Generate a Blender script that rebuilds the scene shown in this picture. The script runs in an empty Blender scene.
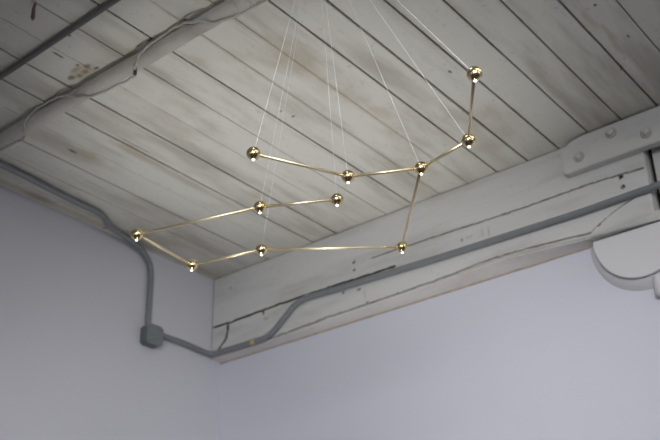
import bpy, bmesh, math, random
from mathutils import Vector, Matrix, noise

random.seed(7)
S = bpy.context.scene
COL = S.collection
ZO = 1.5                       # camera height above the floor
HC = 2.1                       # ceiling height above the camera


def V(x, y, z):
    """room point; z counted from camera height"""
    return Vector((x, y, z + ZO))


# ------------------------------------------------------------------ camera
cam_d = bpy.data.cameras.new('camera')
cam = bpy.data.objects.new('camera', cam_d)
COL.objects.link(cam)
S.camera = cam
cam_d.sensor_width = 36.0
cam_d.lens = 1010.5 / 660 * 36
pit, yaw, rol = math.radians(27.674), math.radians(128.211), math.radians(-1.2847)
fwd = Vector((math.cos(pit) * math.cos(yaw), math.cos(pit) * math.sin(yaw), math.sin(pit)))
r0 = Vector((math.sin(yaw), -math.cos(yaw), 0))
u0 = r0.cross(fwd)
rt = math.cos(rol) * r0 + math.sin(rol) * u0
up = -math.sin(rol) * r0 + math.cos(rol) * u0
M = Matrix((rt, up, -fwd)).transposed().to_4x4()
M.translation = V(3.32057, -3.26339, 0)
cam.matrix_world = M
cam_d.clip_start = 0.05
cam_d.dof.use_dof = True
cam_d.dof.focus_distance = 2.45
cam_d.dof.aperture_fstop = 4.8

# ------------------------------------------------------------------ light
vs = S.view_settings
vs.view_transform = 'Standard'
vs.look = 'None'
vs.gamma = 1.0
vs.use_curve_mapping = False
vs.exposure = 0.0

W = bpy.data.worlds.new('world')
S.world = W
W.use_nodes = True
bg = W.node_tree.nodes['Background']
bg.inputs[0].default_value = (0.62, 0.74, 1.0, 1)
bg.inputs[1].default_value = 0.5


def area(name, loc, rot, sx, sy, power, col):
    d = bpy.data.lights.new(name, 'AREA')
    d.shape = 'RECTANGLE'
    d.size = sx
    d.size_y = sy
    d.energy = power
    d.color = col
    o = bpy.data.objects.new(name, d)
    o.location = loc
    o.rotation_euler = rot
    COL.objects.link(o)
    return o


RX, RY = 5.2, -7.0             # room extents
DAY = (0.93, 0.955, 1.0)
# daylight outside the windows: in the wall behind the camera and in the wall to the right
BW = [1.0, 3.6]                # window centres (x) in the wall behind the camera
EW = [-1.3, -3.6]              # window centres (y) in the wall to the right
for i, x in enumerate(BW):
    area('daylight_back', V(x, RY - 0.25, 0.45), (math.radians(90), 0, 0), 1.6, 2.1, 8, DAY)
for i, y in enumerate(EW):
    area('daylight_side', V(RX + 0.25, y, 1.40), (math.radians(90), 0, math.radians(90)), 1.6, 1.1, 11, DAY)


def spot(name, loc, aim, deg, blend, power, rad, col):
    d = bpy.data.lights.new(name, 'SPOT')
    d.energy = power
    d.color = col
    d.spot_size = math.radians(deg)
    d.spot_blend = blend
    d.shadow_soft_size = rad
    o = bpy.data.objects.new(name, d)
    o.location = loc
    o.rotation_euler = (Vector(aim) - Vector(loc)).to_track_quat('-Z', 'Y').to_euler()
    COL.objects.link(o)
    return o


# added area lights under the ceiling, unseen, for highlights on the brass
area('added_glint_light', V(3.55, -1.5, HC - 0.06), (0, 0, 0), 0.9, 1.7, 11, (1.0, 0.96, 0.90))
area('added_glint_light', V(2.25, -2.1, HC - 0.06), (0, 0, 0), 0.30, 0.12, 1.2, (1.0, 0.96, 0.90))
# added unseen spots: upward ones brighten the ceiling middle, those behind camera brighten the walls
UPC, WAL = (1.0, 0.99, 0.95), (0.985, 0.985, 1.0)
spot('added_ceiling_fill', V(1.35, -1.25, -1.2), V(1.35, -0.85, HC), 40, 1.0, 112, 0.12, UPC)
spot('added_ceiling_fill', V(1.0, -1.0, -1.2), V(0.95, -0.7, HC), 40, 1.0, 68, 0.12, UPC)
spot('added_wall_fill', V(4.2, -5.2, 1.5), V(2.3, 0.0, 0.6), 36, 1.0, 490, 0.40, WAL)
spot('added_wall_fill', V(4.2, -5.2, 0.7), V(0.9, 0.0, 1.3), 26, 1.0, 415, 0.45, WAL)
spot('added_wall_fill', V(4.2, -3.4, 1.3), V(0.0, -0.5, 1.3), 26, 1.0, 70, 0.35, WAL)
spot('added_wall_fill', V(4.2, -3.4, 1.3), V(0.0, -1.0, 0.4), 34, 1.0, 200, 0.35, WAL)


# ------------------------------------------------------------------ materials
def mat(name):
    m = bpy.data.materials.new(name)
    m.use_nodes = True
    nt = m.node_tree
    return m, nt, nt.nodes['Principled BSDF']


def nd(nt, t, **kw):
    n = nt.nodes.new(t)
    for k, v in kw.items():
        setattr(n, k, v)
    return n


def simple(name, col, rough=0.5, metal=0.0, var=0.0, scale=20.0, bump=0.0):
    m, nt, b = mat(name)
    b.inputs['Base Color'].default_value = (*col, 1)
    b.inputs['Roughness'].default_value = rough
    b.inputs['Metallic'].default_value = metal
    if var or bump:
        tc = nd(nt, 'ShaderNodeTexCoord')
        nz = nd(nt, 'ShaderNodeTexNoise')
        nz.inputs['Scale'].default_value = scale
        nz.inputs['Detail'].default_value = 5
        nt.links.new(tc.outputs['Object'], nz.inputs['Vector'])
        if var:
            rp = nd(nt, 'ShaderNodeValToRGB')
            rp.color_ramp.elements[0].position = 0.3
            rp.color_ramp.elements[1].position = 0.7
            rp.color_ramp.elements[0].color = (*[c * (1 - var) for c in col], 1)
            rp.color_ramp.elements[1].color = (*[min(1, c * (1 + var)) for c in col], 1)
            nt.links.new(nz.outputs['Fac'], rp.inputs['Fac'])
            nt.links.new(rp.outputs['Color'], b.inputs['Base Color'])
        if bump:
            bp = nd(nt, 'ShaderNodeBump')
            bp.inputs['Strength'].default_value = bump
            bp.inputs['Distance'].default_value = 0.004
            nt.links.new(nz.outputs['Fac'], bp.inputs['Height'])
            nt.links.new(bp.outputs['Normal'], b.inputs['Normal'])
    return m


def worn_paint(name, base, dirt, stain, axis_scale, spots=(), dirt_amt=0.5, stain_amt=0.6, rough=0.55):
    """old white paint on timber: streaky dirt along the grain, brown stains, dark nicks at given places"""
    m, nt, b = mat(name)
    L = nt.links
    geo = nd(nt, 'ShaderNodeNewGeometry')
    pos = geo.outputs['Position']

    def noise_tex(scale3, sc, detail=6, rough_=0.6, off=(0, 0, 0)):
        mp = nd(nt, 'ShaderNodeMapping')
        mp.inputs['Scale'].default_value = scale3
        mp.inputs['Location'].default_value = off
        L.new(pos, mp.inputs['Vector'])
        n = nd(nt, 'ShaderNodeTexNoise')
        n.inputs['Scale'].default_value = sc
        n.inputs['Detail'].default_value = detail
        n.inputs['Roughness'].default_value = rough_
        L.new(mp.outputs['Vector'], n.inputs['Vector'])
        return n.outputs['Fac']

    def ramp(fac, a, bb, inv=False):
        mr = nd(nt, 'ShaderNodeMapRange', interpolation_type='SMOOTHSTEP')
        mr.inputs['From Min'].default_value = a
        mr.inputs['From Max'].default_value = bb
        mr.inputs['To Min'].default_value = 1 if inv else 0
        mr.inputs['To Max'].default_value = 0 if inv else 1
        L.new(fac, mr.inputs['Value'])
        return mr.outputs['Result']

    def mul(a, k):
        n = nd(nt, 'ShaderNodeMath', operation='MULTIPLY')
        L.new(a, n.inputs[0])
        if isinstance(k, float):
            n.inputs[1].default_value = k
        else:
            L.new(k, n.inputs[1])
        return n.outputs[0]

    def mix(fac, a, c):
        n = nd(nt, 'ShaderNodeMix', data_type='RGBA')
        L.new(fac, n.inputs['Factor'])
        if isinstance(a, tuple):
            n.inputs['A'].default_value = (*a, 1)
        else:
            L.new(a, n.inputs['A'])
        n.inputs['B'].default_value = (*c, 1)
        return n.outputs['Result']

    n1 = noise_tex(axis_scale, 9.0)
    n2 = noise_tex(tuple(s * 0.6 + 0.3 for s in axis_scale), 3.1, off=(3, 1, 7))
    n3 = noise_tex((1, 1, 1), 40.0, 4)
    n4 = noise_tex((1, 1, 1), 1.3, 3, off=(5, 2, 0))
    c = mix(mul(ramp(n1, 0.45, 0.75), dirt_amt), base, dirt)
    c = mix(mul(mul(ramp(n2, 0.52, 0.72), ramp(n4, 0.42, 0.62)), stain_amt), c, stain)
    c = mix(mul(ramp(n3, 0.60, 0.70), 0.45), c, dirt)
    for (sx, sy, sz, rx, ry, rz, col, amt, ang) in spots:
        mp = nd(nt, 'ShaderNodeMapping', vector_type='TEXTURE')
        mp.inputs['Location'].default_value = (sx, sy, sz + ZO)
        mp.inputs['Rotation'].default_value = ang
        mp.inputs['Scale'].default_value = (rx, ry, rz)
        L.new(pos, mp.inputs['Vector'])
        ln = nd(nt, 'ShaderNodeVectorMath', operation='LENGTH')
        L.new(mp.outputs['Vector'], ln.inputs[0])
        nn = noise_tex((1, 1, 1), 0.35 / max(min(rx, ry, rz), 0.004), 3, off=(sx * 7, 0, 0))
        ad = nd(nt, 'ShaderNodeMath', operation='MULTIPLY_ADD')
        L.new(nn, ad.inputs[0])
        ad.inputs[1].default_value = 1.1
        L.new(ln.outputs['Value'], ad.inputs[2])
        c = mix(mul(ramp(ad.outputs[0], 0.85, 1.65, True), amt), c, col)
    L.new(c, b.inputs['Base Color'])
    b.inputs['Roughness'].default_value = rough
    bp = nd(nt, 'ShaderNodeBump')
    bp.inputs['Strength'].default_value = 0.35
    bp.inputs['Distance'].default_value = 0.004
    L.new(n1, bp.inputs['Height'])
    L.new(bp.outputs['Normal'], b.inputs['Normal'])
    return m


BRN = (0.17, 0.12, 0.085)
DRK = (0.035, 0.028, 0.022)
TAN = (0.49, 0.40, 0.285)
Z0 = (0, 0, 0)
B_ = 1.0
cspots = [
    # peeling patch beside the insulated pipe
    (0.830, -1.545, HC, 0.020, 0.014, B_, BRN, 0.9, Z0), (0.862, -1.535, HC, 0.016, 0.012, B_, DRK, 0.8, Z0),
    (0.894, -1.536, HC, 0.022, 0.014, B_, BRN, 0.95, Z0), (0.925, -1.552, HC, 0.020, 0.014, B_, BRN, 0.9, Z0), (0.905, -1.578, HC, 0.010, 0.008, B_, DRK, 0.9, Z0), (0.94, -1.525, HC, 0.014, 0.008, B_, DRK, 0.85, Z0),
    (0.88, -1.565, HC, 0.03, 0.012, B_, TAN, 0.9, Z0), (0.89, -1.545, HC, 0.08, 0.045, B_, TAN, 0.55, Z0),
    (0.901, -1.657, HC, 0.006, 0.030, B_, DRK, 0.9, Z0), (1.195, -1.511, HC, 0.020, 0.006, B_, DRK, 0.95, Z0),
    (1.15, -1.515, HC, 0.03, 0.004, B_, BRN, 0.8, Z0), (1.362, -1.51, HC, 0.012, 0.007, B_, DRK, 0.8, Z0),
    (1.251, -0.914, HC, 0.008, 0.006, B_, DRK, 0.8, Z0), (1.263, -0.858, HC, 0.011, 0.008, B_, DRK, 0.85, Z0),
    (1.863, -0.712, HC, 0.006, 0.016, B_, DRK, 0.85, Z0), (2.417, -0.716, HC, 0.007, 0.009, B_, DRK, 0.95, Z0),
    (2.336, -0.334, HC, 0.008, 0.008, B_, DRK, 0.9, Z0), (0.447, -1.232, HC, 0.010, 0.032, B_, DRK, 0.8, Z0),
    (0.47, -1.17, HC, 0.035, 0.07, B_, TAN, 0.7, Z0), (1.016, -1.70, HC, 0.010, 0.009, B_, DRK, 0.8, Z0),
    (2.431, -0.496, HC, 0.006, 0.012, B_, DRK, 0.7, Z0), (0.03, -0.721, HC, 0.012, 0.014, B_, DRK, 0.8, Z0),
    # brown water runs
    (2.371, -0.65, HC, 0.016, 0.08, B_, TAN, 0.5, Z0), (2.388, -0.56, HC, 0.012, 0.08, B_, TAN, 0.5, Z0),
    (2.378, -0.47, HC, 0.014, 0.09, B_, TAN, 0.5, Z0), (2.392, -0.31, HC, 0.008, 0.13, B_, TAN, 0.6, Z0),
    (1.525, -0.66, HC, 0.03, 0.09, B_, TAN, 0.35, Z0), (0.62, -1.05, HC, 0.022, 0.14, B_, TAN, 0.6, Z0),
    (0.66, -1.10, HC, 0.008, 0.12, B_, BRN, 0.45, Z0), (0.04, -1.08, HC, 0.03, 0.10, B_, BRN, 0.6, Z0),
    (0.04, -0.6, HC, 0.022, 2.0, B_, TAN, 0.55, Z0), (1.24, -1.33, HC, 0.03, 0.05, B_, TAN, 0.5, Z0),
    (1.10, -1.50, HC, 0.03, 0.035, B_, TAN, 0.6, Z0), (0.30, -1.0, HC, 0.004, 0.09, B_, BRN, 0.5, Z0),
    (1.347, -0.9, HC, 0.014, 1.4, B_, TAN, 0.35, Z0), (1.490, -1.0, HC, 0.016, 1.4, B_, TAN, 0.4, Z0),
]
M_ceil = worn_paint('ceiling_paint', (0.72, 0.705, 0.635), (0.44, 0.41, 0.35), (0.45, 0.385, 0.29), (1.0, 0.16, 1.0),
                    cspots, 0.85, 0.85)
bspots = [
    (0.816, 0, 1.792, 0.010, B_, 0.011, DRK, 0.8, Z0), (0.904, 0, 1.782, 0.013, B_, 0.008, DRK, 0.8, Z0),
    (0.945, 0, 1.708, 0.011, B_, 0.009, BRN, 0.9, Z0), (0.935, 0, 1.75, 0.004, B_, 0.03, TAN, 0.8, Z0),
    (0.972, 0, 1.672, 0.008, B_, 0.018, BRN, 0.7, Z0), (1.440, 0, 1.848, 0.008, B_, 0.011, BRN, 0.8, Z0),
    (1.475, 0, 1.850, 0.022, B_, 0.003, BRN, 0.5, Z0), (0.360, 0, 1.793, 0.022, B_, 0.009, TAN, 0.9, Z0),
    (0.341, 0, 1.825, 0.008, B_, 0.014, BRN, 0.9, Z0), (1.567, 0, 1.842, 0.004, B_, 0.03, TAN, 0.9, Z0),
    (1.535, 0, 1.853, 0.003, B_, 0.028, TAN, 0.7, Z0), (0.12, 0, 2.02, 0.008, B_, 0.008, BRN, 0.6, Z0),
    (1.30, 0.03, 1.69, 0.22, B_, 0.012, TAN, 0.22, Z0), (1.75, 0.03, 1.69, 0.20, B_, 0.014, BRN, 0.16, Z0),
]
M_beam = worn_paint('beam_paint', (0.665, 0.66, 0.645), (0.45, 0.45, 0.425), (0.44, 0.40, 0.34), (0.16, 1.0, 1.0),
                    bspots, 0.85, 0.6)
M_block = worn_paint('block_paint', (0.64, 0.635, 0.615), (0.50, 0.48, 0.46), (0.46, 0.40, 0.34), (0.2, 1.0, 1.0), (), 0.45, 0.3)
M_dark = simple('bare_dark_wood', (0.022, 0.019, 0.015), 0.9, 0, 0.4, 60)
M_crack = simple('dirty_crack_wood', (0.125, 0.117, 0.105), 0.9, 0, 0.4, 60)
M_crack2 = simple('grey_filled_crack', (0.33, 0.315, 0.29), 0.9, 0, 0.35, 50)
M_soffit_bounce = worn_paint('soffit_bounce_paint', (0.80, 0.765, 0.735), (0.60, 0.56, 0.51), (0.50, 0.42, 0.33), (0.2, 1.0, 1.0), (), 0.5, 0.6)  # worn paint, its pale pinkish base stands for light bounced onto the soffit
M_bead = simple('tan_sealant', (0.50, 0.41, 0.31), 0.7, 0, 0.25, 30)
M_wallR = simple('white_wall_paint', (0.68, 0.685, 0.765), 0.6, 0, 0.012, 2.5, 0.05)
M_wallL = simple('white_wall_paint_left', (0.67, 0.67, 0.72), 0.6, 0, 0.012, 2.5, 0.05)
M_plaster = simple('white_plaster', (0.70, 0.69, 0.71), 0.6, 0, 0.02, 6.0, 0.05)
M_floor = simple('grey_brown_floor', (0.15, 0.125, 0.105), 0.5, 0, 0.15, 3.0)
M_cond = simple('grey_conduit_paint', (0.25, 0.268, 0.28), 0.42, 0.25, 0.06, 30)
M_condd = simple('dark_grey_conduit_paint', (0.135, 0.135, 0.132), 0.5, 0.2, 0.08, 30)
M_box = simple('grey_box_paint', (0.165, 0.18, 0.185), 0.5, 0.2, 0.08, 60)
M_cover = simple('grey_cover_paint', (0.235, 0.255, 0.265), 0.45, 0.2, 0.08, 60)
M_washer = simple('rusty_painted_steel', (0.47, 0.43, 0.39), 0.6, 0.1, 0.25, 90)
M_boltp = simple('painted_bolt', (0.60, 0.58, 0.55), 0.5, 0.0, 0.15, 90)
M_screw = simple('screw_steel', (0.25, 0.26, 0.26), 0.4, 0.7)
M_tape = simple('yellow_tape', (0.50, 0.43, 0.17), 0.5)
M_btape = simple('black_tape', (0.02, 0.02, 0.02), 0.5)
M_wrap = worn_paint('pipe_wrap_paint', (0.55, 0.525, 0.475), (0.38, 0.355, 0.31), (0.38, 0.32, 0.26), (0.5, 1.0, 1.0), (), 0.6, 0.5, 0.7)
M_cable = simple('painted_cable', (0.50, 0.48, 0.44), 0.6, 0, 0.1, 40)
M_wood = simple('splinter_wood', (0.16, 0.12, 0.09), 0.8, 0, 0.3, 60)
M_brass = simple('satin_brass', (0.90, 0.74, 0.43), 0.2, 1.0)
M_rod = simple('satin_brass_rod', (0.95, 0.83, 0.58), 0.46, 1.0)
M_wire = simple('thin_pale_wire', (0.88, 0.87, 0.88), 0.35, 0.1)
M_brick = simple('brown_brick_paint', (0.27, 0.22, 0.19), 0.7, 0, 0.15, 8.0)
M_frame = simple('window_frame_paint', (0.55, 0.55, 0.54), 0.5)

M_led, _nt, _b = mat('led_lens')
_b.inputs['Base Color'].default_value = (0.9, 0.92, 1, 1)
_b.inputs['Emission Color'].default_value = (0.90, 0.94, 1.0, 1)
_b.inputs['Emission Strength'].default_value = 2.2

M_glass, _nt, _b = mat('window_glass')
_tr = nd(_nt, 'ShaderNodeBsdfTransparent')
_gl = nd(_nt, 'ShaderNodeBsdfGlossy')
_gl.inputs['Roughness'].default_value = 0.02
_mx = nd(_nt, 'ShaderNodeMixShader')
_mx.inputs[0].default_value = 0.06
_nt.links.new(_tr.outputs[0], _mx.inputs[1])
_nt.links.new(_gl.outputs[0], _mx.inputs[2])
_nt.links.new(_mx.outputs[0], _nt.nodes['Material Output'].inputs['Surface'])


# ------------------------------------------------------------------ mesh helpers
class MB:
    """collects world-space faces, builds them as one mesh object"""

    def __init__(self):
        self.v, self.f, self.mi, self.sm = [], [], [], []

    def face(self, idx, mi=0, smooth=False):
        self.f.append(tuple(idx)); self.mi.append(mi); self.sm.append(smooth)

    def add(self, verts):
        n = len(self.v); self.v.extend([Vector(p) for p in verts]); return n

    def box(self, a, b, mi=0, bevel=0.0):
        bm = bmesh.new()
        bmesh.ops.create_cube(bm, size=1)
        c = (Vector(a) + Vector(b)) / 2
        s = Vector(b) - Vector(a)
        for v in bm.verts:
            v.co = Vector((v.co.x * s.x, v.co.y * s.y, v.co.z * s.z)) + c
        if bevel:
            bmesh.ops.bevel(bm, geom=list(bm.edges), offset=bevel, segments=2, affect='EDGES', profile=0.6)
        self.bm(bm, mi)

    def bm(self, bm, mi=0, smooth=False):
        bm.verts.ensure_lookup_table(); bm.verts.index_update()
        n = self.add([v.co for v in bm.verts])
        for f in bm.faces:
            self.face([n + v.index for v in f.verts], mi, smooth)
        bm.free()

    def tube(self, pts, rad, seg=14, mi=0, caps=True, rfun=None):
        pts = [Vector(p) for p in pts]
        n = len(pts)
        T = []
        for i in range(n):
            a = pts[max(0, i - 1)]; b = pts[min(n - 1, i + 1)]
            T.append((b - a).normalized())
        ref = Vector((0, 0, 1)) if abs(T[0].z) < 0.9 else Vector((1, 0, 0))
        u = (ref - T[0] * ref.dot(T[0])).normalized()
        rings = []
        for i in range(n):
            u = (u - T[i] * u.dot(T[i])).normalized()
            w = T[i].cross(u)
            r = rad[i] if isinstance(rad, (list, tuple)) else rad
            ring = []
            for k in range(seg):
                a = 2 * math.pi * k / seg
                rr = r * (rfun(i, a) if rfun else 1.0)
                ring.append(pts[i] + (u * math.cos(a) + w * math.sin(a)) * rr)
            rings.append(self.add(ring))
        for i in range(n - 1):
            for k in range(seg):
                k2 = (k + 1) % seg
                self.face((rings[i] + k, rings[i] + k2, rings[i + 1] + k2, rings[i + 1] + k), mi, True)
        if caps:
            self.face([rings[0] + k for k in range(seg)][::-1], mi)
            self.face([rings[-1] + k for k in range(seg)], mi)

    def lathe(self, base, axis, prof, seg=24, mi=0, smooth=True):
        """prof: list of (radius, height) along axis from base"""
        axis = Vector(axis).normalized()
        ref = Vector((0, 0, 1)) if abs(axis.z) < 0.9 else Vector((1, 0, 0))
        u = (ref - axis * ref.dot(axis)).normalized(); w = axis.cross(u)
        rings = []
        for r, h in prof:
            rings.append(self.add([Vector(base) + axis * h + (u * math.cos(2 * math.pi * k / seg) + w * math.sin(2 * math.pi * k / seg)) * max(r, 1e-5) for k in range(seg)]))
        for i in range(len(prof) - 1):
            for k in range(seg):
                k2 = (k + 1) % seg
                self.face((rings[i] + k, rings[i] + k2, rings[i + 1] + k2, rings[i + 1] + k), mi, smooth)
        self.face([rings[0] + k for k in range(seg)][::-1], mi)
        self.face([rings[-1] + k for k in range(seg)], mi)

    def prism(self, poly, d, mi=0, bevel=0.0):
        """poly: world points of a planar outline, extruded by vector d"""
        bm = bmesh.new()
        vs_ = [bm.verts.new(p) for p in poly]
        f = bm.faces.new(vs_)
        r = bmesh.ops.extrude_face_region(bm, geom=[f])
        bmesh.ops.translate(bm, vec=Vector(d), verts=[g for g in r['geom'] if isinstance(g, bmesh.types.BMVert)])
        bmesh.ops.recalc_face_normals(bm, faces=bm.faces)
        if bevel:
            bmesh.ops.bevel(bm, geom=list(bm.edges), offset=bevel, segments=2, affect='EDGES')
        self.bm(bm, mi)

    def build(self, name, mats, parent=None, label=None, cat=None, group=None, kind=None, recalc=True):
        if not isinstance(mats, (list, tuple)):
            mats = [mats]
        xs = [p.x for p in self.v]; ys = [p.y for p in self.v]; zs = [p.z for p in self.v]
        o0 = Vector(((min(xs) + max(xs)) / 2, (min(ys) + max(ys)) / 2, min(zs)))
        me = bpy.data.meshes.new(name)
        me.from_pydata([tuple(p - o0) for p in self.v], [], self.f)
        for m in mats:
            me.materials.append(m)
        me.polygons.foreach_set('material_index', self.mi)
        me.polygons.foreach_set('use_smooth', self.sm)
        if recalc:
            b = bmesh.new(); b.from_mesh(me)
            bmesh.ops.recalc_face_normals(b, faces=b.faces)
            b.to_mesh(me); b.free()
        me.update()
        o = bpy.data.objects.new(name, me)
        COL.objects.link(o)
        o.location = o0
        if parent is not None:
            o.parent = parent
            p = parent; off = Vector((0, 0, 0))
            while p is not None:
                off += p.location; p = p.parent
            o.location = o0 - off
        tag(o, label, cat, group, kind)
        return o


def tag(o, label=None, cat=None, group=None, kind=None):
    if label: o['label'] = label
    if cat: o['category'] = cat
    if group: o['group'] = group
    if kind: o['kind'] = kind
    return o


def thing(name, loc, label, cat, group=None):
    o = bpy.data.objects.new(name, None)
    o.empty_display_size = 0.1
    COL.objects.link(o)
    o.location = loc
    return tag(o, label, cat, group)


def smooth_path(pts, n=8):
    """Catmull-Rom through pts"""
    P = [Vector(p) for p in pts]
    out = []
    for i in range(len(P) - 1):
        p0 = P[max(0, i - 1)]; p1 = P[i]; p2 = P[i + 1]; p3 = P[min(len(P) - 1, i + 2)]
        for k in range(n):
            t = k / n
            out.append(0.5 * ((2 * p1) + (p2 - p0) * t + (2 * p0 - 5 * p1 + 4 * p2 - p3) * t * t + (3 * p1 - p0 - 3 * p2 + p3) * t ** 3))
    out.append(P[-1])
    return out


def round_path(pts, r=0.05, n=6):
    """polyline with rounded corners"""
    P = [Vector(p) for p in pts]
    out = [P[0]]
    for i in range(1, len(P) - 1):
        a, b, c = P[i - 1], P[i], P[i + 1]
        d1 = (a - b); d2 = (c - b)
        rr = min(r, d1.length * 0.48, d2.length * 0.48)
        s = b + d1.normalized() * rr; e = b + d2.normalized() * rr
        for k in range(n + 1):
            t = k / n
            out.append(s * (1 - t) ** 2 + b * 2 * t * (1 - t) + e * t * t)
    out.append(P[-1])
    return out


def resample(pts, step):
    P = [Vector(p) for p in pts]
    out = [P[0]]
    for a, b in zip(P[:-1], P[1:]):
        n = max(1, int((b - a).length / step))
        for k in range(1, n + 1):
            out.append(a.lerp(b, k / n))
    return out


# ------------------------------------------------------------------ room shell
WY = 0.07                      # wall plane behind the beam
TH = 0.2
m = MB(); m.box((-TH, RY - TH, -0.15), (RX + TH, WY + TH, 0.0))
m.build('floor', M_floor, kind='structure')
m = MB(); m.box((-TH, RY - TH, 0), (0, WY, HC + ZO + 0.14))
m.build('wall_left', M_wallL, kind='structure')
m = MB(); m.box((-TH, WY, 0), (RX + TH, WY + TH, HC + ZO + 0.14))
m.build('wall_right', M_wallR, kind='structure')


SZ0, SZ1 = 2.35, 3.45


WZ0, WZ1, WW = 0.9, 3.0, 1.6


def wall_with_openings(name, axis, pos, lo, hi, centres, w, z0, z1, thick):
    """wall made of piers, sill and head; axis 'x' runs along x at y=pos, 'y' along y at x=pos"""
    mb = MB()

    def blk(a, b, za, zb):
        if axis == 'x':
            mb.box((a, pos - thick, za), (b, pos, zb))
        else:
            mb.box((pos, a, za), (pos + thick, b, zb))
    top = HC + ZO + 0.14
    cs = sorted(centres)
    e = lo
    for c in cs:
        blk(e, c - w / 2, 0, top)
        blk(c - w / 2, c + w / 2, 0, z0)
        blk(c - w / 2, c + w / 2, z1, top)
        e = c + w / 2
    blk(e, hi, 0, top)
    mb.build(name, M_brick, kind='structure', recalc=False)


wall_with_openings('wall_back', 'x', RY, -TH, RX + TH, BW, WW, WZ0, WZ1, TH)
wall_with_openings('wall_side', 'y', RX, RY, WY, EW, WW, SZ0, SZ1, TH)


def window(idx, axis, c):
    t = bpy.data.objects.new('window_%d' % idx, None)
    COL.objects.link(t)
    t['kind'] = 'structure'
    z_lo, z_hi = (WZ0, WZ1) if axis == 'x' else (SZ0, SZ1)
    t.location = (c, RY - 0.08, z_lo) if axis == 'x' else (RX + 0.08, c, z_lo)
    f = MB(); g = MB()
    h = WW / 2

    def bx(mb, a0, a1, d0, d1, z0, z1):
        if axis == 'x':
            mb.box((c + a0, RY - 0.08 + d0, z0), (c + a1, RY - 0.08 + d1, z1))
        else:
            mb.box((RX + 0.08 + d0, c + a0, z0), (RX + 0.08 + d1, c + a1, z1))
    bx(f, -h, -h + 0.06, -0.03, 0.03, z_lo, z_hi); bx(f, h - 0.06, h, -0.03, 0.03, z_lo, z_hi)
    bx(f, -h + 0.06, h - 0.06, -0.03, 0.03, z_lo, z_lo + 0.06); bx(f, -h + 0.06, h - 0.06, -0.03, 0.03, z_hi - 0.06, z_hi)
    for k in (-1, 1):
        bx(f, k * 0.25 - 0.012, k * 0.25 + 0.012, -0.02, 0.02, z_lo + 0.06, z_hi - 0.06)
    for k in range(1, 4):
        z = z_lo + (z_hi - z_lo) * k / 4
        bx(f, -h + 0.06, h - 0.06, -0.018, 0.018, z - 0.012, z + 0.012)
    bx(g, -h + 0.06, h - 0.06, -0.003, 0.003, z_lo + 0.06, z_hi - 0.06)
    f.build('window_frame', M_frame, t, recalc=False)
    g.build('pane', M_glass, t)


wi = 1
for x in BW:
    window(wi, 'x', x); wi += 1
for y in EW:
    window(wi, 'y', y); wi += 1

# ------------------------------------------------------------------ ceiling: painted boards with open joints
gapw = {0.080: .0016, 0.220: .0030, 0.361: .0085, 0.500: .0012, 0.639: .0062, 0.779: .0090, 0.920: .0016, 1.065: .0034,
        1.207: .0086, 1.347: .0014, 1.490: .0012, 1.631: .0080, 1.771: .0084, 1.913: .0090, 2.056: .0085,
        2.195: .0080, 2.338: .0088, 2.478: .0050}
joints = [0.0] + sorted(gapw)
x = joints[-1]
while x < RX:
    x += 0.1405
    joints.append(min(x, RX))
mb = MB()
ys = [RY, -6, -4.5, -3.6] + [-3.0 + 0.04 * i for i in range(int((3.0 + WY) / 0.04) + 1)] + [WY]
rng = random.Random(3)
for bi in range(len(joints) - 1):
    a, b = joints[bi], joints[bi + 1]
    ga = gapw.get(a, .004 if bi else 0.0) / 2
    gb = gapw.get(b, .004 if b < RX else 0) / 2
    dz = rng.uniform(-0.0012, 0.0012)
    tilt = rng.uniform(-0.0012, 0.0012)
    fine = a < 2.8
    rows = []
    for y in (ys if fine else [RY, WY]):
        ja = noise.noise((a * 9, y * 5, 1)) * (0.25 * ga + 0.0005) if fine and bi else 0
        jb = noise.noise((b * 9, y * 5, 9)) * (0.25 * gb + 0.0005) if fine else 0
        z = HC + ZO + dz + noise.noise((a * 5, y * 1.5, 3)) * 0.0012
        cz = 0.0016
        xa, xb = a + ga + ja, b - gb + jb
        rows.append(mb.add([(xa, y, z + 0.02), (xa, y, z + cz - tilt), (xa + 0.0016, y, z - tilt), (xb - 0.0016, y, z + tilt), (xb, y, z + cz + tilt), (xb, y, z + 0.02)]))
    for r1, r2 in zip(rows[:-1], rows[1:]):
        for k in range(5):
            mb.face((r1 + k, r1 + k + 1, r2 + k + 1, r2 + k), 0)
mb.box((-0.0, RY, HC + ZO + 0.0195), (RX, WY, HC + ZO + 0.14), 1)
mb.build('ceiling', [M_ceil, M_dark], kind='structure', recalc=False)

# ------------------------------------------------------------------ timber beam along the right wall
cracks = []                    # (points in x,z ; half width ; depth ; dark)


def crack(pts, hw, depth, dark=True, jit=0.003):
    P = []
    for (x0, z0), (x1, z1) in zip(pts[:-1], pts[1:]):
        n = max(1, int(math.hypot(x1 - x0, z1 - z0) / 0.02))
        for k in range(n):
            t = k / n
            P.append((x0 + (x1 - x0) * t, z0 + (z1 - z0) * t))
    P.append(pts[-1])
    P = [(px + jit * noise.noise((px * 30, pz * 30, 5)), pz + jit * noise.noise((px * 30, pz * 30, 8))) for px, pz in P]
    cracks.append((P, hw, depth, dark))


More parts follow.
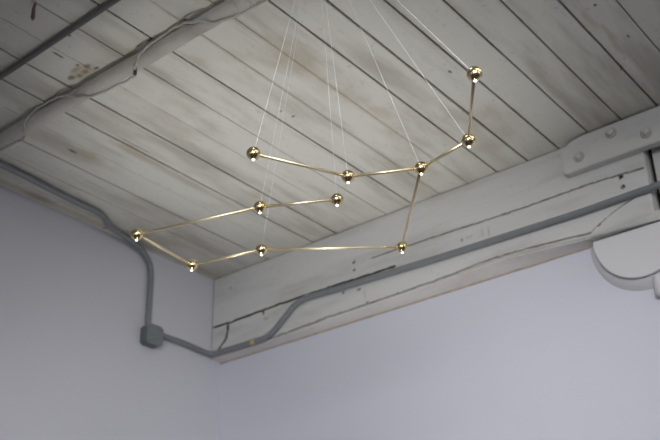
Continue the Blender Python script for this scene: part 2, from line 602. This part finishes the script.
crack([(0.0, 1.838), (0.117, 1.836), (0.23, 1.838), (0.345, 1.842), (0.55, 1.842), (0.73, 1.842), (0.95, 1.836), (1.10, 1.834)], 0.0042, 0.012)
crack([(0.98, 1.912), (1.15, 1.908), (1.34, 1.905), (1.52, 1.900), (1.72, 1.896), (2.02, 1.897), (2.11, 1.892), (2.235, 1.884)], 0.0030, 0.006, 2)
crack([(0.112, 1.836), (0.108, 1.80), (0.098, 1.770), (0.085, 1.752), (0.068, 1.735), (0.052, 1.715), (0.042, 1.703)], 0.0062, 0.014)
crack([(0.100, 1.768), (0.084, 1.748)], 0.0085, 0.014)
crack([(1.55, 1.722), (1.72, 1.716), (1.90, 1.704), (1.99, 1.696)], 0.0030, 0.005, 2, 0.004)
crack([(0.36, 1.689), (0.5, 1.690), (0.73, 1.701), (1.0, 1.703), (1.32, 1.709), (1.55, 1.722)], 0.0030, 0.005, 2, 0.004)
crack([(1.995, 1.700), (2.08, 1.745), (2.19, 1.785), (2.235, 1.800)], 0.0022, 0.004, 2, 0.005)
crack([(1.99, 1.665), (2.1, 1.690), (2.24, 1.690)], 0.0018, 0.004, False, 0.005)
holes = [(2.144, 1.881, .0075), (2.144, 1.839, .0075), (0.882, 1.922, .0065), (0.881, 1.883, .0065), (2.03, 1.717, .004), (0.341, 1.83, .006)]
zb_pts = [(0, 1.683), (0.5, 1.684), (0.73, 1.696), (1.32, 1.703), (1.6, 1.711), (1.8, 1.697), (2.0, 1.680), (2.24, 1.664), (9, 1.664)]


def zb(x):
    for (a, za), (b, zb_) in zip(zb_pts[:-1], zb_pts[1:]):
        if x <= b:
            return za + (zb_ - za) * (x - a) / (b - a)
    return zb_pts[-1][1]


def segd(px, pz, a, b):
    vx, vz = b[0] - a[0], b[1] - a[1]
    t = max(0, min(1, ((px - a[0]) * vx + (pz - a[1]) * vz) / (vx * vx + vz * vz + 1e-12)))
    return math.hypot(px - a[0] - vx * t, pz - a[1] - vz * t)


XE = 2.243                     # beam end at the notch
NX, NZ = 500, 150
X0 = 0.007
xs = [X0 + (XE - X0) * i / NX for i in range(NX + 1)]
dep = [[0.0] * (NZ + 1) for _ in range(NX + 1)]
drk = [[0] * (NZ + 1) for _ in range(NX + 1)]
zz = [[0.0] * (NZ + 1) for _ in range(NX + 1)]
for i, x in enumerate(xs):
    z0 = zb(x) + 0.002 * noise.noise((x * 14, 0, 3))
    z1 = HC - 0.003 + 0.002 * noise.noise((x * 6, 3, 3))
    for k in range(NZ + 1):
        z = z0 + (z1 - z0) * k / NZ
        zz[i][k] = z
        d = 0.0012 * noise.noise((x * 3, z * 16, 0)) + 0.0008 * noise.noise((x * 12, z * 60, 4))
        e = min(z1 - z, z - z0, XE - x)
        if e < 0.006:
            d += (0.006 - e) * 0.6
        dep[i][k] = d
step = (XE - X0) / NX
for P, hw, dpt, dk in cracks:
    for a, b in zip(P[:-1], P[1:]):
        i0 = max(0, int((min(a[0], b[0]) - hw - X0) / step) - 1); i1 = min(NX, int((max(a[0], b[0]) + hw - X0) / step) + 2)
        for i in range(i0, i1 + 1):
            zl, zh = min(a[1], b[1]) - hw * 1.5, max(a[1], b[1]) + hw * 1.5
            for k in range(NZ + 1):
                z = zz[i][k]
                if z < zl or z > zh:
                    continue
                dd = segd(xs[i], z, a, b) / hw
                if dd < 1.2:
                    s = dpt * min(1, max(0, 1.2 - dd) * 1.8)
                    dep[i][k] = max(dep[i][k], s)
                    if dk and dd < 0.95 and drk[i][k] != 1:
                        drk[i][k] = int(dk)
for hx, hz, hr in holes:
    i0 = max(0, int((hx - hr - X0) / step) - 1); i1 = min(NX, int((hx + hr - X0) / step) + 2)
    for i in range(i0, i1 + 1):
        for k in range(NZ + 1):
            dd = math.hypot(xs[i] - hx, zz[i][k] - hz) / hr
            if dd < 1:
                dep[i][k] = max(dep[i][k], 0.025); drk[i][k] = 1
# shallow rectangular patch recess
for i, x in enumerate(xs):
    if 1.537 < x < 1.565:
        for k in range(NZ + 1):
            if 1.818 < zz[i][k] < 1.876:
                dep[i][k] = max(dep[i][k], 0.003)

mb = MB()
idx = [[0] * (NZ + 3) for _ in range(NX + 1)]
for i, x in enumerate(xs):
    col = [V(x, WY, 1.682)]
    for k in range(NZ + 1):
        col.append(V(x, dep[i][k], zz[i][k]))
    col.append(V(x, WY, HC))
    n = mb.add(col)
    for k in range(NZ + 3):
        idx[i][k] = n + k
for i in range(NX):
    for k in range(NZ + 2):
        dk = False
        if 1 <= k <= NZ:
            kk = k - 1
            q4 = [drk[i][kk], drk[i + 1][kk], drk[i][kk + 1], drk[i + 1][kk + 1]]
            n4 = [q for q in q4 if q]
            dk = (1 if 1 in n4 else 2) if len(n4) >= 2 else 0
        mb.face((idx[i][k], idx[i][k + 1], idx[i + 1][k + 1], idx[i + 1][k]), dk or 0, not dk)
mb.face([idx[0][k] for k in range(NZ + 3)])
mb.face([idx[NX][k] for k in range(NZ + 3)][::-1])
# right of the end: lower rail below the notch, then the beam goes on
NR = 2.62
mb.prism([V(XE - 0.001, 0, 1.664), V(NR, 0, 1.664), V(NR, 0, 1.695), V(XE - 0.001, 0, 1.700)], (0, WY, 0), 0)
mb.prism([V(NR, 0, 1.664), V(RX, 0, 1.664), V(RX, 0, HC), V(NR, 0, HC)], (0, WY, 0), 0)
mb.build('timber_beam', [M_beam, M_crack, M_crack2], recalc=True,
         label='long white painted timber beam with cracks along the top of the right wall', cat='beam')
# added strip under the beam, bounced light put into its pale colour, with a tan bead against the wall
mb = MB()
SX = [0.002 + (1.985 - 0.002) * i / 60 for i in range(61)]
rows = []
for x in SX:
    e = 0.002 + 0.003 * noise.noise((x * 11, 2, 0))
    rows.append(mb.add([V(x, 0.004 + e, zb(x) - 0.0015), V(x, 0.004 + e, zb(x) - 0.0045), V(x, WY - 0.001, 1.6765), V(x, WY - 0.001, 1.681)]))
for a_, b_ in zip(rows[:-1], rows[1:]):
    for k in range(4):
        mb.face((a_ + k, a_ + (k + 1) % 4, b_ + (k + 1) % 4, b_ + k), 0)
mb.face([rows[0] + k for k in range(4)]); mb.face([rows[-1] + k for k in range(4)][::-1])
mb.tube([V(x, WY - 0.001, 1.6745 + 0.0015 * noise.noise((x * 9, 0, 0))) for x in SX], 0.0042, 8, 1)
mb.build('bounce_trim_1', [M_soffit_bounce, M_bead], kind='structure')
# infill boards in the notch
mb = MB()
mb.box(V(XE + 0.017, 0.045, 1.785), V(NR - 0.002, WY, HC - 0.004), 0, 0.002)
mb.box(V(XE + 0.019, 0.045, 1.698), V(NR - 0.002, WY, 1.772), 0, 0.002)
mb.box(V(XE + 0.001, WY - 0.006, 1.700), V(NR - 0.001, WY, HC - 0.004), 1)
mb.build('infill_panel', [M_block, M_dark], label='recessed grey board panel in the notch at the right end of the beam', cat='panel')

# ------------------------------------------------------------------ bolted block
blk = thing('bolted_block', V(2.4, -0.02, 1.95), 'thick white timber block with three bolts against ceiling in front of beam', 'block')
bx0, bx1, bz0, bz1, by = 1.937, 3.2, 1.950, HC - 0.007, -0.039
pl = [V(bx0 + 0.012, by, bz0), V(bx1, by, bz0), V(bx1, by, bz1), V(2.045, by, bz1)]
for k in range(1, 7):
    a = math.pi / 2 * k / 7
    pl.append(V(2.045 - 0.104 * math.sin(a), by, bz1 - 0.052 * (1 - math.cos(a))))
pl += [V(bx0, by, bz1 - 0.055), V(bx0 + 0.001, by, bz0 + 0.01)]
mb = MB(); mb.prism(pl, (0, 0.0385, 0), 0, 0.003)
mb.build('block_body', M_block, blk)
for bxx, bzz in ((2.010, 2.004), (2.150, 2.054), (2.281, 2.000)):
    w = MB(); w.lathe(V(bxx, by, bzz), (0, -1, 0), [(0.0215, 0), (0.0215, 0.004), (0.0195, 0.006)], 24)
    wo = w.build('washer', M_washer, blk)
    h = MB(); h.lathe(V(bxx + 0.001, by - 0.006, bzz + 0.001), (0, -1, 0), [(0.0150, 0), (0.0150, 0.009), (0.0125, 0.013), (0.006, 0.0145)], 6, 0, False)
    h.build('bolt_head', M_boltp, wo)

# ------------------------------------------------------------------ half-round plaster bracket below the beam
br = thing('half_round_bracket', V(2.15, WY, 1.45), 'white half-round plaster bracket with grey curved rim under the right end of the beam', 'wall bracket')
cx, zt = 2.163, 1.662


def arc(rx, rz, y, top, n=28, x_=cx):
    return [V(x_ - rx * math.cos(math.pi * k / n), y, top - rz * math.sin(math.pi * k / n) ** 0.92) for k in range(n + 1)]


# rim: flares from the face back to the wall
mb = MB()
A = arc(0.171, 0.187, 0.026, zt - 0.004); Bk = arc(0.207, 0.224, WY, zt + 0.004, 28, cx - 0.004)
A2 = arc(0.160, 0.176, 0.026, zt - 0.004); B2 = arc(0.160, 0.176, WY, zt - 0.004)
n0 = mb.add(A); n1 = mb.add(Bk); n2 = mb.add(A2); n3 = mb.add(B2)
for k in range(len(A) - 1):
    mb.face((n0 + k, n0 + k + 1, n1 + k + 1, n1 + k), 0, True)
    mb.face((n2 + k, n2 + k + 1, n0 + k + 1, n0 + k), 0, False)
    mb.face((n3 + k, n3 + k + 1, n2 + k + 1, n2 + k), 0, True)
mb.build('rim', M_plaster, br)
mb = MB()
mb.prism(arc(0.172, 0.189, 0.008, zt - 0.002), (0, 0.011, 0), 0, 0.002)
mb.build('face_panel', M_plaster, br)
mb = MB(); mb.prism(arc(0.158, 0.174, 0.0195, zt - 0.004), (0, WY - 0.0195, 0), 0)
mb.build('core', M_dark, br, label='dark core behind the face panel')
mb = MB(); mb.lathe(V(2.204, 0.045, 1.395), (0, 0, 1), [(0.018, 0.0), (0.026, 0.006), (0.027, 0.07), (0.022, 0.082)], 20)
mb.build('finial', M_plaster, br)

# ------------------------------------------------------------------ conduits and junction box
CR = 0.0135
mb = MB()
path = [V(0.0145 + .03 * 0, -0.36, 1.700), V(0.0145, -0.20, 1.703), V(0.0145, -0.0145, 1.693), V(0.20, -0.0145, 1.690), V(0.37, -0.0145, 1.688),
        V(0.42, -0.0145, 1.710), V(0.548, -0.0145, 1.806), V(0.605, -0.0145, 1.821), V(0.74, -0.0145, 1.814), V(1.34, -0.0145, 1.796),
        V(1.97, -0.0145, 1.785), V(2.29, -0.0145, 1.789), V(3.4, -0.0145, 1.80), V(RX - 0.02, -0.0145, 1.80)]
cp = round_path(path, 0.045, 6)
mb.tube(cp, CR, 14)
cr_ = mb.build('wall_conduit', M_cond, label='grey metal conduit from the junction box around the corner and along the timber beam', cat='conduit')
mb = MB(); mb.tube([V(0.278, -0.0145, 1.6892), V(0.306, -0.0145, 1.6888)], CR + 0.0008, 14)
mb.build('tape_band', M_tape, cr_, label='yellow tape')


def strap(mb, c, axis, n_wall, r=CR, w=0.02):
    """saddle clip over a conduit: half ring with two ears on the surface"""
    axis = Vector(axis).normalized(); nw = Vector(n_wall).normalized(); t = axis.cross(nw)
    c = Vector(c)
    pts = [c + t * (r + 0.016) - nw * (r - 0.0005), c + t * (r + 0.002) - nw * (r - 0.0005)]
    for k in range(9):
        a = math.pi * k / 8
        pts.append(c + (t * math.cos(a) + nw * math.sin(a)) * (r + 0.0012))
    pts += [c - t * (r + 0.002) - nw * (r - 0.0005), c - t * (r + 0.016) - nw * (r - 0.0005)]
    n = len(pts)
    o = [p + (p - c).normalized() * 0.0012 + nw * 0.001 for p in pts]
    i0 = mb.add([p - axis * w / 2 for p in o]); i1 = mb.add([p + axis * w / 2 for p in o])
    i2 = mb.add([p - axis * w / 2 for p in pts]); i3 = mb.add([p + axis * w / 2 for p in pts])
    for k in range(n - 1):
        mb.face((i0 + k, i0 + k + 1, i1 + k + 1, i1 + k), 0); mb.face((i2 + k, i2 + k + 1, i3 + k + 1, i3 + k), 0)
        mb.face((i0 + k, i0 + k + 1, i2 + k + 1, i2 + k), 0); mb.face((i1 + k, i1 + k + 1, i3 + k + 1, i3 + k), 0)


mb = MB()
path = [V(0.0145, -0.418, 1.70), V(0.0145, -0.420, 1.87), V(0.016, -0.424, 1.985), V(0.020, -0.445, 2.035), V(0.030, -0.490, 2.066), V(0.040, -0.535, 2.078),
        V(0.058, -0.628, 2.084), V(0.072, -0.705, 2.085), V(0.092, -0.758, 2.085), V(0.126, -0.808, 2.085), V(0.144, -0.866, 2.085), V(0.147, -0.98, 2.085),
        V(0.156, -1.118, 2.085), V(0.172, -1.376, 2.085), V(0.185, -2.2, 2.085), V(0.185, RY + 0.05, 2.085)]
mb.tube(smooth_path(path, 6), CR, 14)
cl = mb.build('ceiling_conduit', M_cond, label='grey bent conduit running along the left ceiling edge and down to the junction box', cat='conduit')

jb = thing('junction_box', V(0, -0.405, 1.615), 'grey cut-cornered junction box on the left wall near the corner', 'junction box')


def octo(c, a, x):
    return [V(x, c[0] + p * a, c[1] + q * a * 0.98) for p, q in ((-0.72, -1), (0.72, -1), (1, -0.72), (1, 0.72), (0.72, 1), (-0.72, 1), (-1, 0.72), (-1, -0.72))]


jc = (-0.404, 1.674)
mb = MB(); mb.prism(octo(jc, 0.0465, 0.0), (0.048, 0, 0), 0, 0.004)
mb.build('box_body', M_box, jb)
mb = MB(); mb.prism(octo(jc, 0.049, 0.0485), (0.006, 0, 0), 0, 0.002)
cv = mb.build('cover_plate', M_cover, jb)
for p, q in ((-1, -1), (1, 1)):
    mb = MB(); mb.lathe(V(0.0545, jc[0] + p * 0.03, jc[1] + q * 0.03), (1, 0, 0), [(0.005, 0), (0.0045, 0.002), (0.002, 0.003)], 12)
    mb.build('screw', M_screw, cv)

# thin dark conduit high on the ceiling
mb = MB()
mb.tube(round_path([V(0.02, -1.712, 2.089), V(0.72, -1.717, 2.089), V(1.24, -1.727, 2.089), V(2.2, -1.735, 2.089), V(RX - 0.02, -1.75, 2.089)], 0.05), 0.0100, 14)
cd = mb.build('dark_conduit', M_condd, label='thin dark grey conduit crossing the ceiling at the top left of the room', cat='conduit')

# ------------------------------------------------------------------ insulated pipe with a cable wound round it
PR = 0.0265
PY, PZ = -1.4825, 2.0715
axis0 = lambda x: V(x, PY + 0.0022 * noise.noise((x * 3, 0, 0)), PZ + 0.001 * noise.noise((x * 3, 5, 0)))
xs_ = [0.01 + 0.0125 * i for i in range(240)] + [3.2, 4.5, 6.0, RX - 0.02]


def pr_fun(i, a):
    x = xs_[i]
    v = 1 + 0.05 * noise.noise((x * 10, math.cos(a) * 1.5, math.sin(a) * 1.5)) + 0.03 * noise.noise((x * 28, math.cos(a) * 2, math.sin(a) * 2 + 4))
    if x < 0.62:
        v += 0.10 * (0.5 + 0.5 * math.sin(x * 16))
    if 0.85 < x < 1.10:
        v += 0.06
    return max(0.86, min(v, 1.07))


mb = MB(); mb.tube([axis0(x) for x in xs_], PR, 22, 0, True, pr_fun)
pp = mb.build('insulated_pipe', M_wrap, label='thick white painted pipe in lumpy wrapping crossing under the ceiling boards', cat='pipe')
mb = MB()
mb.tube([axis0(1.575), axis0(1.580), axis0(1.605), axis0(1.610)], [PR * 1.0, PR * 1.13, PR * 1.13, PR * 1.0], 22)
mb.build('coupling', M_wrap, pp)
mb = MB()
mb.tube([axis0(1.63), axis0(1.642)], PR * 1.10, 22)
mb.build('clamp_ring', M_wrap, pp)

# cable: angle 0 = towards the camera side (-Y), 90 = straight down, 180 = far side
cab = [(-0.0, 60), (0.30, 110), (0.42, 135), (0.47, 120), (0.505, 70), (0.54, 15), (0.58, -22), (0.63, -35), (0.70, -28), (0.76, 0), (0.83, 60), (0.88, 100), (0.93, 130),
       (0.99, 138), (1.05, 135), (1.085, 108), (1.115, 60), (1.16, 10), (1.21, -18), (1.28, -32), (1.345, -25), (1.42, 20), (1.49, 85), (1.57, 128), (1.66, 140),
       (1.80, 150), (2.1, 140), (2.3, 60), (2.6, 100), (2.9, 130), (3.2, 90)]
pts = []
for (xa, aa), (xb, ab) in zip(cab[:-1], cab[1:]):
    n = 8
    for k in range(n):
        t = k / n
        ts = t * t * (3 - 2 * t)
        x = xa + (xb - xa) * t; a = math.radians(aa + (ab - aa) * ts)
        lift = 0.004 if aa < -20 or 130 < aa < 139 else 0.0
        rr = PR + 0.0052 + lift * math.sin(math.pi * t) + 0.0012
        pts.append(axis0(max(0.03, x)) + Vector((0, -math.cos(a), -math.sin(a))) * rr)
mb = MB(); mb.tube(pts[1:], 0.0042, 10)
cb = mb.build('wound_cable', M_cable, label='thin painted cable wound loosely around the thick white pipe', cat='cable')
mb = MB()
a = math.radians(60)
q = [axis0(x) + Vector((0, -math.cos(math.radians(ang)), -math.sin(math.radians(ang)))) * (PR + 0.0065) for x, ang in ((1.104, 78), (1.096, 92), (1.086, 107), (1.076, 118))]
mb.tube(smooth_path(q, 4), 0.0062, 10)
mb.build('tape_wrap', M_btape, cb, label='black tape')

# splinter of wood hanging from the ceiling
mb = MB()
mb.tube([V(1.066, -1.872, HC - 0.001), V(1.055, -1.868, HC - 0.012), V(1.046, -1.862, HC - 0.022), V(1.036, -1.855, HC - 0.034), V(1.031, -1.852, HC - 0.040)],
        [0.0035, 0.005, 0.0062, 0.007, 0.002], 8)
mb.build('wood_splinter', M_wood, label='small brown wood splinter hanging from the ceiling boards at the top left', cat='splinter')

# ------------------------------------------------------------------ constellation chandelier
CX, CY, HZ = 1.962, -1.572, 1.25
ch = thing('constellation_chandelier', V(CX, CY, HZ - 0.03), 'brass constellation chandelier of spheres and thin rods hanging on wires from the ceiling', 'chandelier')
mb = MB(); mb.lathe(V(CX, CY, HC - 0.003), (0, 0, -1), [(0.045, 0), (0.045, 0.018), (0.041, 0.024), (0.012, 0.026)], 40)
mb.build('canopy', M_brass, ch)
nodes = [(1.9215, -1.7723), (2.0243, -1.5412), (2.1844, -1.4575), (2.3395, -1.4894), (2.4887, -1.7055), (1.8968, -1.13),
         (1.5888, -1.3778), (1.369, -1.4342), (1.397, -1.6685), (1.7546, -1.5662), (1.9307, -1.467)]
links = [(0, 1), (1, 2), (2, 3), (3, 4), (2, 5), (5, 6), (6, 7), (7, 8), (8, 9), (9, 10)]
hung = [0, 1, 2, 3, 4, 6, 9, 10]
SR = 0.0167
for i, (x, y) in enumerate(nodes):
    mb = MB()
    bm = bmesh.new()
    bmesh.ops.create_uvsphere(bm, u_segments=40, v_segments=24, radius=SR)
    bmesh.ops.translate(bm, vec=V(x, y, HZ), verts=bm.verts)
    mb.bm(bm, 0, True)
    # small collar where the lamp sits
    mb.lathe(V(x, y, HZ - SR + 0.0016), (0, 0, -1), [(0.0050, 0), (0.0050, 0.0018)], 20)
    s = mb.build('sphere', M_brass, ch)
    mb = MB()
    mb.lathe(V(x, y, HZ - SR - 0.0003), (0, 0, -1), [(0.0039, 0), (0.0037, 0.0010), (0.0030, 0.0022), (0.0020, 0.0028), (0.0008, 0.0031)], 20)
    mb.build('lamp_lens', M_led, s, label='glowing white lamp lens')
for a, b in links:
    p, q = V(*nodes[a], HZ), V(*nodes[b], HZ)
    d = (q - p).normalized()
    mb = MB(); mb.tube([p + d * (SR - 0.0015), q - d * (SR - 0.0015)], 0.0040, 14)
    mb.build('rod', M_rod, ch)
for i in hung:
    p = V(*nodes[i], HZ)
    q = V(CX, CY, HC - 0.026)
    dx = Vector((p.x - CX, p.y - CY, 0))
    q = q + dx * 0.03
    d = (q - p).normalized()
    mb = MB(); mb.tube([p + d * (SR - 0.001), q], 0.00055, 8)
    mb.build('suspension_wire', M_wire, ch)
